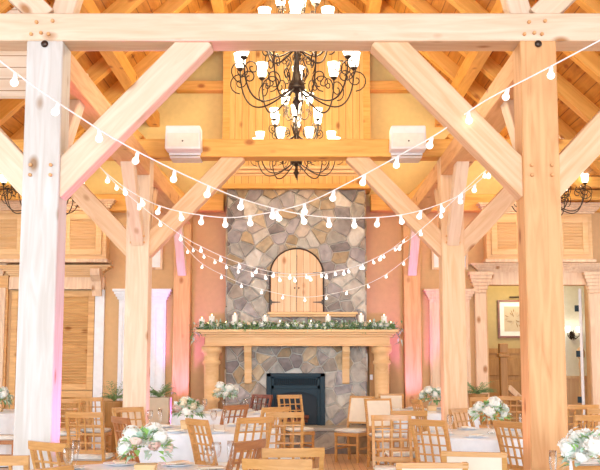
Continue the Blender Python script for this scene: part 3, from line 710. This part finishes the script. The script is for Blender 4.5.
# ------------------------------------------------------------ string lights
BULB = me_of(ball(lathe(B(), [(.012, -.03), (.016, -.05), (.02, -.055)], 10), (0, 0, -.072), .028, 2), 'bulb', M['bulb'])
SOCK = me_of(lathe(B(), [(.006, 0), (.015, -.004), (.016, -.034), (.012, -.036)], 10), 'socket', M['cable'])
for me in (BULB, SOCK):
    for p in me.polygons: p.use_smooth = True
def catmull(P, n=8):
    out = []
    for i in range(len(P)-1):
        a = P[max(i-1, 0)]; b_ = P[i]; c_ = P[i+1]; d = P[min(i+2, len(P)-1)]
        for k in range(n):
            t = k/n; out.append(.5*((2*b_)+(c_-a)*t+(2*a-5*b_+4*c_-d)*t*t+(3*b_-a-3*c_+d)*t**3))
    out.append(P[-1]); return out
def string_lights(pts, d0, d1, label, step, first=.2, r=.006, bs=1.05):
    X0, X1 = pts[0][0], pts[-1][0]
    # distance grows evenly along the real span, so in the picture it grows harmonically
    P = []
    for X, Y in pts:
        f = (X-X0)/(X1-X0); inv = (1-f)/d0+f/d1
        P.append(px(X, Y, 1/inv))
    P = catmull(P); s = thing('string_lights', label, 'string lights', P[0], 0, None)
    o0 = P[0]; Q = [p-o0 for p in P]
    mesh_obj('cable', tube(B(), Q, r, 5), M['cable'], s, True)
    acc = first; rn = random.Random(len(label))
    for a, b_ in zip(Q, Q[1:]):
        L = (b_-a).length
        while acc < L:
            p = a+(b_-a)*(acc/L)
            sk = put(SOCK, 'socket', s, p, bs, (rn.uniform(-.25, .25), rn.uniform(-.35, .35), 0))
            put(BULB, 'bulb', sk, (0, 0, 0), 1); acc += step
        acc -= L
string_lights([(-12, 52), (28, 82), (60, 104), (108, 135), (150, 158), (200, 182), (245, 200), (300, 214), (350, 218), (400, 215), (440, 204), (470, 188), (505, 157)], 6.9, 12.2,
              'string of globe bulbs from the left foreground post sweeping to the middle right post', .40, .25)
string_lights([(612, 34), (540, 72), (483, 102), (440, 132), (400, 155), (350, 182), (300, 205), (240, 217), (200, 215), (160, 206), (127, 189), (100, 167), (84, 146)], 6.9, 12.2,
              'string of globe bulbs from the right foreground post sweeping to the middle left post', .40, .52)
string_lights([(78, 140), (110, 178), (145, 209), (175, 231), (200, 246), (240, 263), (290, 274), (350, 268), (385, 253), (408, 236)], 10.5, 16.9,
              'lower string of globe bulbs crossing before the arched door, higher on the left', .40, .3, .005, .78)
string_lights([(512, 150), (484, 172), (455, 199), (425, 226), (400, 245), (350, 268), (290, 277), (240, 269), (200, 252), (184, 240)], 10.5, 16.9,
              'lower string of globe bulbs crossing before the arched door, higher on the right', .40, .45, .005, .78)
string_lights([(180, 240), (200, 262), (225, 276), (250, 286), (300, 297), (345, 291), (380, 278), (410, 256)], 16.6, 16.6,
              'lowest string of small bulbs across the arched door', .36, .2, .005, .78)

# ------------------------------------------------------------ chairs
def chair_parts(kind, wood_m, label):
    t = thing('dining_chair', label, 'chair')
    W2 = .205; SZ = .44
    # axes: faces +y, backrest on the -y side
    def leg(x, y, tx, ty):
        return bevel(bar(B(), (x+tx, y+ty, 0), (x, y, SZ), .036, .036, up=(0, 1, 0)), .004)
    for x in (-W2+.025, W2-.025):
        mesh_obj('leg', leg(x, .20, 0, .005), wood_m, t)
        mesh_obj('leg', leg(x, -.18, 0, -.05), wood_m, t)
        mesh_obj('stretcher', bar(B(), (x, -.19, .20), (x, .2, .20), .018, .026), wood_m, t)
    mesh_obj('stretcher', bar(B(), (-W2+.03, .2, .26), (W2-.03, .2, .26), .018, .026), wood_m, t)
    mesh_obj('seat_frame', bevel(box(B(), -W2, W2, -.20, .225, SZ-.06, SZ-.005), .008), wood_m, t)
    bm = B(); box(bm, -W2+.005, W2-.005, -.165, .235, SZ-.005, SZ+.045); bevel(bm, .018, 2)
    mesh_obj('seat', bm, M['cushion'], t, True)
    # curved, reclined back
    def by(z): q = (z-SZ)/.51; return -.19-.10*q-.03*q*q
    zs = [SZ-.02, .55, .68, .80, .95]
    for x in (-W2+.018, W2-.018):
        bm = B()
        for a, b_ in zip(zs, zs[1:]): bar(bm, (x, by(a), a-.003), (x, by(b_), b_+.003), .030, .036, up=(0, 1, 0))
        mesh_obj('back_post', bm, wood_m, t)
    if kind == 'lattice':
        bm = B()
        xs = [-W2, -.1, 0, .1, W2]
        cy = lambda x: by(.945)-.025*(1-(x/W2)**2)
        xs = [-W2+W2*2*i/10 for i in range(11)]; ring = [(x, cy(x)-.015) for x in xs]+[(x, cy(x)+.015) for x in xs[::-1]]
        lo = [bm.verts.new((x, y, .905)) for x, y in ring]; hi = [bm.verts.new((x, y-.004, .963)) for x, y in ring]
        for i in range(10):
            j = 21-i
            bm.faces.new((lo[i], lo[i+1], lo[j-1], lo[j])); bm.faces.new((hi[i], hi[j], hi[j-1], hi[i+1]))
        for i in range(22): bm.faces.new((lo[i], hi[i], hi[(i+1) % 22], lo[(i+1) % 22]))
        bmesh.ops.recalc_face_normals(bm, faces=bm.faces[:]); mesh_obj('top_rail', bm, wood_m, t)
        bm = B(); bar(bm, (-W2+.02, by(.535), .535), (W2-.02, by(.535), .535), .024, .045); mesh_obj('lower_rail', bm, wood_m, t)
        bm = B()
        for k in (-1, 0, 1):
            x = k*.092
            for a, b_ in zip([.54, .68, .80], [.68, .80, .92]): bar(bm, (x, by(a)-.01, a), (x, by(b_)-.012, b_), .016, .016, up=(0, 1, 0))
        for z in (.63, .725, .82): bar(bm, (-W2+.025, by(z)-.008, z), (W2-.025, by(z)-.008, z), .015, .015)
        mesh_obj('lattice', bm, wood_m, t)
    else:
        bm = B(); bar(bm, (-W2, by(.945), .94), (W2, by(.945), .94), .034, .03); mesh_obj('top_rail', bm, wood_m, t)
        bm = B(); bar(bm, (-W2+.02, by(.56), .56), (W2-.02, by(.56), .56), .03, .03)
        mesh_obj('lower_rail', bm, wood_m, t)
        bm = B(); n = 6
        for i in range(n):
            a = .575+(.925-.575)*i/n; b_ = .575+(.925-.575)*(i+1)/n
            y0, y1 = by(a), by(b_)
            vs = [(-W2+.034, y0-.016, a), (W2-.034, y0-.016, a), (W2-.034, y0+.022, a), (-W2+.034, y0+.022, a)]
            vt = [(-W2+.034, y1-.016, b_), (W2-.034, y1-.016, b_), (W2-.034, y1+.022, b_), (-W2+.034, y1+.022, b_)]
            A = [bm.verts.new(v) for v in vs]; C_ = [bm.verts.new(v) for v in vt]
            for k in range(4): bm.faces.new((A[k], A[(k+1) % 4], C_[(k+1) % 4], C_[k]))
            if i == 0: bm.faces.new(A[::-1])
            if i == n-1: bm.faces.new(C_)
        mesh_obj('back_pad', bm, M['uph'], t)
    return t
protos = {}
def chair(kind, X, d, yaw, label, group=None):
    x = pxx(X, d)
    # X, d give the top rail; the rail sits .30 behind the seat centre
    f = Vector((-math.sin(R(yaw)), math.cos(R(yaw)), 0)); loc = Vector((x, d, 0))+f*.30
    if kind not in protos:
        c_ = chair_parts('pad' if kind == 'pad' else 'lattice', {'dark': M['chair_dark'], 'red': M['chair_shaded']}.get(kind, M['chair']), label)
        c_.location = loc; c_.rotation_euler = (0, 0, R(yaw)); protos[kind] = c_
        if group: c_['group'] = group
        return c_
    return dup(protos[kind], loc, R(yaw), label, group)
L_ = 'lattice'
GL = 'lattice-back chairs around the tables'; GP = 'cream padded-back chairs'
C = [
 (L_, 2, 6.15, 0, 'lattice-back chair cut off by the bottom left corner'),
 (L_, 55, 7.1, -38, 'turned lattice-back chair before the foot of the pale left post'),
 (L_, 44, 5.45, 55, 'nearest lattice-back chair at the bottom left, only its tilted rail showing'),
 (L_, 88, 10.9, -4, 'square-on lattice-back chair just right of the pale left post'),
 (L_, 69, 14.3, 8, 'lattice-back chair by the louvred doors, beside the pale left post'),
 (L_, 92, 14.9, -5, 'lattice-back chair by the louvred doors, farther from the pale post'),
 ('red', -14, 13.9, -90, 'chair with brown seat beside the far left flower table'),
 (L_, 131, 11.9, -140, 'lattice-back chair directly before the middle left post'),
 ('red', 125, 10.0, -58, 'turned lattice-back chair left of the second table, behind the large green and white flowers'),
 (L_, 200, 9.7, -56, 'turned lattice-back chair in front of the blush and cream flowers'),
 ('red', 236, 12.5, 48, 'reddish shade-toned turned lattice-back chair near the small white flowers before the chimney'),
 ('dark', 262, 15.9, 140, 'dark red-brown chair left of the fireplace insert'),
 (L_, 290, 15.8, -158, 'lattice-back chair directly in front of the fireplace insert'),
 (L_, 275, 12.0, 42, 'lattice-back chair showing only a slanted rail above the square-on centre chair'),
 (L_, 285, 10.9, 3, 'square-on lattice-back chair in the centre, below the fireplace insert'),
 (L_, 255, 10.0, 35, 'lattice-back chair overlapping the left edge of the square-on centre chair'),
 ('red', 248, 7.2, 62, 'reddish shade-toned strongly turned lattice-back chair at the right edge of the front left table'),
 (L_, 293, 6.65, 7, 'second nearest centre chair, right behind the nearest one'),
 (L_, 278, 5.95, -5, 'nearest centre chair with its pale top rail at the bottom edge'),
 ('pad', 361, 15.5, 150, 'cream padded chair right of the hearth, seat facing the fireplace side'),
 ('pad', 377, 14.6, -165, 'cream padded chair standing behind the right lattice chair'),
 ('pad', 390, 16.5, 178, 'white padded chair back against the wall right of the mantel column'),
 (L_, 390, 10.3, 180, 'lattice-back chair with white cushion facing the viewer, right of centre'),
 (L_, 407, 11.2, 4, 'lattice-back chair half hidden behind the one facing the viewer'),
 (L_, 416, 14.2, -78, 'edge-on chair at the far right white table'),
 (L_, 427, 9.6, -42, 'tilted lattice-back chair at the left edge of the right flower table'),
 (L_, 459, 11.6, -132, 'lattice-back chair directly before the middle right post'),
 (L_, 507, 9.35, -62, 'turned lattice-back chair between the right flower table and the foreground post'),
 ('pad', 471, 6.45, -14, 'cream padded chair back in front of the right flower table'),
 ('pad', 429, 5.8, 0, 'nearest cream padded chair back at the bottom edge, right of centre'),
 (L_, 481, 14.9, 3, 'lattice-back chair behind the right table flowers, by the plant'),
 (L_, 508, 15.3, -3, 'lattice-back chair beside the brown stair newel'),
 (L_, 588, 10.4, 10, 'lattice-back chair right of the foreground post, at the right edge'),
 (L_, 601, 11.6, -6, 'lattice-back chair farthest back at the right edge'),
 (L_, 578, 12.6, 4, 'lattice-back chair peeking past the right foreground post'),
]
for c_ in C: chair(c_[0], c_[1], c_[2], c_[3], c_[4], GP if c_[0] == 'pad' else (GL if c_[0] in (L_, 'red') else None))

# ------------------------------------------------------------ tables, cloths and what stands on them
def cloth_bm(r, h, seed):
    rn = random.Random(seed); bm = B(); n = 120; ph = rn.uniform(0, 6)
    ctr = bm.verts.new((0, 0, h)); prev = None; first = None
    prof = [(.5, 0, 0), (.985, 0, 0), (1.0, -.006, 0), (1.01, -.02, .02), (1.015, -.10, .25), (1.03, -.30, .6), (1.06, -.55, .9), (1.09, -(h-.012), 1.1)]
    for pr, dz, am in prof:
        ring = []
        for k in range(n):
            a = 2*math.pi*k/n; wv = .030*math.sin(11*a+ph)+.018*math.sin(17*a+ph*2)+.010*math.sin(29*a)
            q = r*pr+wv*am; ring.append(bm.verts.new((q*math.cos(a), q*math.sin(a), h+dz)))
        if prev is None:
            for k in range(n): bm.faces.new((ctr, ring[k], ring[(k+1) % n]))
        else:
            for k in range(n): bm.faces.new((prev[k], ring[k], ring[(k+1) % n], prev[(k+1) % n]))
        prev = ring
    return bm
TZ = .752
def table(x, y, r, where, seed):
    t = thing('round_table', 'round banquet table under the white cloth %s' % where, 'table', (x, y, 0), 0, 'round banquet tables')
    mesh_obj('tabletop', lathe(B(), [(r-.02, .715), (r-.01, .72), (r-.01, .738), (r-.02, .742)], 48), M['chair'], t)
    mesh_obj('pedestal', lathe(B(), [(.28, 0), (.28, .03), (.05, .06), (.045, .68), (.2, .715)], 20), M['iron'], t, True)
    cl = mesh_obj('tablecloth', cloth_bm(r, .75, seed), M['cloth'], None, True); cl.location = (x, y, 0)
    tag(cl, 'floor-length white tablecloth on the table %s' % where, 'tablecloth', 'white round tablecloths')
    return x, y, r
T1 = table(-1.10, 7.05, .74, 'in the left foreground', 1)
T2 = table(-.98, 11.35, .76, 'with the blush and cream flowers', 2)
T3 = table(-1.02, 14.6, .76, 'nearest the left mantel column', 3)
T6 = table(1.98, 15.2, .74, 'at the right wall by the pink-lit post', 4)
T7 = table(2.10, 10.7, .76, 'between the two right-hand posts', 5)
T8 = table(1.95, 6.35, .72, 'in the right foreground corner', 6)
T9 = table(pxx(-14, 15), 15, .76, 'at the far left edge', 7)
def bouquet(x, y, w, h, base, label, seed, blooms, leafy=.6, vase='box', bright=True, z=TZ):
    rn = random.Random(seed); w *= 1.15; h *= 1.12; blooms = [(a_, b_, c_*1.1) for a_, b_, c_ in blooms]
    t = thing('flower_centrepiece', label, 'flower arrangement', (x, y, z), 0, 'table flower arrangements')
    if vase == 'box':
        mesh_obj('vase', bevel(prism(B(), [(-.06, 0), (.06, 0), (.075, base), (-.075, base)], -.06, .06), .004), M['trimwood'], t)
    else:
        mesh_obj('vase', lathe(B(), [(.035, 0), (.04, .01), (.022, base*.35), (.03, base*.7), (.055, base)], 16), M['glass' if vase == 'glass' else 'cloth'], t, True)
    ctr = base+h*.42
    for mi, (mk, n) in enumerate((('leaf_sage', 170), ('leaf_bright' if bright else 'leaf', 110), ('leaf', 60))):
        bm = B()
        for k in range(int(n*leafy)):
            a = rn.uniform(0, 6.28); e = rn.uniform(-.25, 1.3); d = Vector((math.cos(a)*math.cos(e), math.sin(a)*math.cos(e), math.sin(e)))
            P = Vector((d.x*w*.34, d.y*w*.34, ctr-h*.1+d.z*h*.42)); dd = d+Vector((rn.gauss(0, .4), rn.gauss(0, .4), rn.gauss(0, .3)))
            leaf(bm, P, dd, rn.uniform(.05, .10), rn.uniform(.025, .05), .25)
        mesh_obj('foliage', bm, M[mk], t)
    for kk, (mk, kind, s) in enumerate(blooms):
        a = kk*2.4+seed; q = math.sqrt((kk+.5)/len(blooms)); e = (1-q)*1.35+.12
        P = (math.cos(a)*math.cos(e)*w*.40, math.sin(a)*math.cos(e)*w*.40, ctr-h*.12+math.sin(e)*h*.50)
        put((HYD if kind == 'h' else ROSE)[mk], 'hydrangea' if kind == 'h' else 'rose', t, P, s, (rn.uniform(-.6, .6)-math.sin(a)*.7, math.cos(a)*.7, rn.uniform(0, 6)))
    return t
wh, cr, bl = 'bloom_white', 'bloom_cream', 'bloom_blush'
bouquet(pxx(149, 7.0), 7.0, .36, .24, .07, 'large green and white hydrangea bouquet on the left foreground table', 1,
        [(wh, 'h', .075), (wh, 'h', .07), (wh, 'h', .06), (wh, 'h', .065), (bl, 'r', .04), (wh, 'r', .035), (wh, 'h', .055), (bl, 'r', .042), (wh, 'r', .04), (wh, 'h', .05), (bl, 'r', .036)])
bouquet(pxx(189, 11.3), 11.3, .34, .24, .10, 'white, cream and blush bouquet on the second left table', 2,
        [(wh, 'h', .06), (cr, 'r', .055), (bl, 'r', .05), (wh, 'r', .05), (cr, 'r', .05), (wh, 'h', .06), (bl, 'r', .045), (wh, 'r', .045), (cr, 'r', .05), (wh, 'h', .05)], bright=False)
bouquet(pxx(226, 14.6), 14.6, .34, .24, .17, 'small white bouquet in a tall vase before the chimney stones', 3,
        [(wh, 'h', .075), (wh, 'h', .07), (wh, 'r', .055), (cr, 'r', .05), (wh, 'r', .055), (wh, 'h', .06), (wh, 'r', .05)], .5, 'glass', False)
bouquet(pxx(430, 15.2), 15.2, .38, .26, .08, 'white bouquet on the far table beside the pink-lit right post', 4,
        [(wh, 'h', .07), (wh, 'h', .07), (wh, 'r', .05), (wh, 'r', .05), (wh, 'h', .06), (wh, 'r', .05), (wh, 'r', .05), (bl, 'r', .03)], .7, 'box', False)
bouquet(pxx(488, 10.7), 10.7, .42, .26, .09, 'white hydrangea bouquet on the table between the right-hand posts', 5,
        [(wh, 'h', .08), (wh, 'h', .075), (wh, 'h', .06), (wh, 'r', .05), (wh, 'r', .05), (wh, 'h', .065), (wh, 'r', .04), (wh, 'h', .055), (wh, 'r', .04)], .6, 'glass')
bouquet(pxx(588, 6.4), 6.4, .38, .28, .05, 'large white bouquet at the bottom right corner', 6,
        [(wh, 'h', .085), (wh, 'h', .085), (wh, 'h', .07), (wh, 'r', .05), (wh, 'h', .07), (wh, 'r', .045), (wh, 'h', .06), (wh, 'r', .04), (wh, 'h', .06)])
bouquet(pxx(3, 15), 14.95, .40, .28, .06, 'cream and white bouquet at the far left edge', 7,
        [(wh, 'h', .07), (cr, 'h', .075), (wh, 'h', .065), (cr, 'h', .07), (wh, 'r', .05), (cr, 'r', .05), (wh, 'h', .06)], .8, 'box', False)
# glasses, plates, napkins
GOB = me_of(lathe(B(), [(.034, 0), (.034, .003), (.005, .008), (.004, .085), (.02, .10), (.034, .13), (.036, .17), (.031, .20), (.029, .20), (.034, .168), (.031, .132), (.004, .10)], 18, cap=False), 'goblet', M['glass'])
FLU = me_of(lathe(B(), [(.030, 0), (.030, .003), (.004, .008), (.004, .08), (.018, .11), (.025, .16), (.023, .23), (.021, .23), (.023, .16), (.014, .11)], 18, cap=False), 'flute', M['glass'])
PLT = me_of(lathe(B(), [(.07, 0), (.075, .004), (.125, .014), (.127, .017), (.08, .008), (.001, .006)], 32, cap=False), 'plate', M['white'])
for me in (GOB, FLU, PLT):
    for p in me.polygons: p.use_smooth = True
def item(me, name, x, y, label, cat, grp, z=TZ, rz=0, s=1):
    o = bpy.data.objects.new(name, me); COL.objects.link(o); o.location = (x, y, z); o.rotation_euler = (0, 0, rz); o.scale = (s, s, s); return tag(o, label, cat, grp)
gl = [(GOB, 'wine_glass', 73, 6.75, 'stemmed glass at the left rim of the front left table'), (FLU, 'champagne_flute', 80, 7.0, 'tall flute at the left of the front left table'),
      (GOB, 'wine_glass', 211, 6.75, 'stemmed glass right of the large green and white bouquet'), (FLU, 'champagne_flute', 232, 6.95, 'tall flute near the right rim of the front left table'),
      (GOB, 'wine_glass', 218, 7.2, 'stemmed glass behind the pair on the front left table'), (FLU, 'champagne_flute', 548, 6.25, 'tall flute before the orange right foreground post'),
      (GOB, 'wine_glass', 519, 10.75, 'glass right of the hydrangea bouquet on the right table'), (FLU, 'champagne_flute', 162, 11.2, 'flute left of the blush and cream bouquet'),
      (GOB, 'wine_glass', 152, 11.5, 'stemmed glass farther left of the blush and cream bouquet'), (GOB, 'wine_glass', 215, 11.4, 'stemmed glass right of the blush and cream bouquet'),
      (FLU, 'champagne_flute', 226, 11.1, 'flute at the right side of the second left table'), (GOB, 'wine_glass', 246, 14.5, 'stemmed glass right of the tall-vase bouquet'),
      (FLU, 'champagne_flute', 256, 14.7, 'flute at the right rim of the table near the chimney'), (GOB, 'wine_glass', 206, 14.5, 'stemmed glass left of the tall-vase bouquet'),
      (GOB, 'wine_glass', 448, 10.6, 'glass left of the hydrangea bouquet on the right table'), (FLU, 'champagne_flute', 536, 10.6, 'flute behind the right foreground post edge')]
for me, nm, X, d, lb in gl: item(me, nm, pxx(X, d), d, lb, 'glass', 'glasses on the tables')
WH = ['right edge', 'far right edge', 'far edge', 'far left edge', 'left edge', 'near left edge', 'near edge', 'near right edge']
for ti, ((tx, ty, tr), nm, n) in enumerate(((T1, 'left foreground table', 8), (T2, 'second left table', 8), (T3, 'table near the chimney', 8), (T7, 'right flower table', 8), (T6, 'far right table', 8))):
    for k in range(n):
        a = 2*math.pi*k/n+.3; q = tr-.17
        x, y = tx+q*math.cos(a), ty+q*math.sin(a)
        item(PLT, 'dinner_plate', x, y, 'white plate at the %s of the %s' % (WH[k], nm), 'plate', 'plates on the %s' % nm, rz=a)
        bm = bevel(box(B(), -.045, .045, -.09, .09, 0, .012), .004)
        nk = mesh_obj('folded_napkin', bm, M['uph' if ti == 0 else 'cushion']); nk.location = (x, y, TZ+.018); nk.rotation_euler = (0, 0, a+math.pi/2)
        tag(nk, 'folded napkin on the plate at the %s of the %s' % (WH[k], nm), 'napkin', 'napkins on the %s' % nm)

# ------------------------------------------------------------ plants and planters
def palm(X, Y0, Y1, d, label, n=26, w=.26, planter=None, mat='leaf'):
    x = px(X, Y1, d).x; zb = px(X, Y1, d).z; zt = px(X, Y0, d).z; rn = random.Random(int(X))
    t = thing('potted_palm', label, 'plant', (x, d, 0))
    if planter == 'box':
        mesh_obj('planter', bevel(prism(B(), [(-.17, 0), (.17, 0), (.19, zb), (-.19, zb)], -.18, .18), .01), M['planter'], t)
    else:
        mesh_obj('planter', lathe(B(), [(.10, 0), (.12, .02), (.16, zb-.03), (.17, zb)], 20), M['door_brown'], t, True)
    bm = B(); H = zt-zb
    for k in range(n):
        a = rn.uniform(0, 6.28); L = rn.uniform(.6, 1)*w; el = rn.uniform(.3, 1.0); prev = Vector((0, 0, zb-.01))
        pts = [prev]
        for i in range(1, 7):
            q = i/6; pts.append(Vector((math.cos(a)*L*q, math.sin(a)*L*q, zb+H*el*(q*1.5-.6*q*q*(1.6-el)))))
        tube(bm, pts, .003, 4)
        for i in range(1, 7):
            for sd in (-1, 1):
                dv = pts[i]-pts[i-1]; s = Vector((-dv.y, dv.x, 0)).normalized()*sd
                leaf(bm, pts[i], dv.normalized()+s*.9, .11, .016, .4)
    mesh_obj('fronds', bm, M[mat], t)
palm(114, 385, 401, 16.8, 'dark green palm standing left of the middle left post')
palm(159, 385, 397, 16.6, 'dark palm in a beige box planter right of the middle left post', planter='box')
palm(478, 383, 394, 16.8, 'green plant in a brown pot right of the middle right post', mat='leaf')

# ------------------------------------------------------------ uplights at the posts
def uplight(x, y, label, col, e, tx=0, ty=0, size=50):
    u = thing('floor_uplight', label, 'uplight', (x, y, 0), 0, None)
    mesh_obj('housing', lathe(B(), [(.07, 0), (.075, .02), (.075, .12), (.06, .13)], 16), M['black'], u, True)
    mesh_obj('lens', lathe(B(), [(.055, .128), (.05, .136)], 16), emis('uplight_lens', col, 4), u, True)
    light('SPOT', 'uplight_beam', (x, y, .15), (x+tx, y+ty, 4), e, col, spot_size=R(size), spot_blend=.6, shadow_soft_size=.06)
pk = (.80, .22, 1)
uplight(-1.95, 16.62, 'floor uplight before the pink post left of the fireplace', pk, 170, -.03, 1.1, 48)
uplight(1.95, 16.62, 'floor uplight before the pink post right of the fireplace', pk, 170, .03, 1.1, 48)
uplight(-1.45, 7.97, 'floor uplight at the inner foot of the pale left foreground post', (1, .2, .7), 190, -.5, 0, 50)
uplight(1.45, 7.97, 'floor uplight at the inner foot of the right foreground post', (1, .62, .8), 45, .5, 0, 50)
uplight(-1.50, 12.65, 'floor uplight at the inner foot of the middle left post', (1, .3, .75), 60, -.5, 0, 50)
uplight(1.50, 12.65, 'floor uplight at the inner foot of the middle right post', (1, .55, .8), 45, .5, 0, 50)
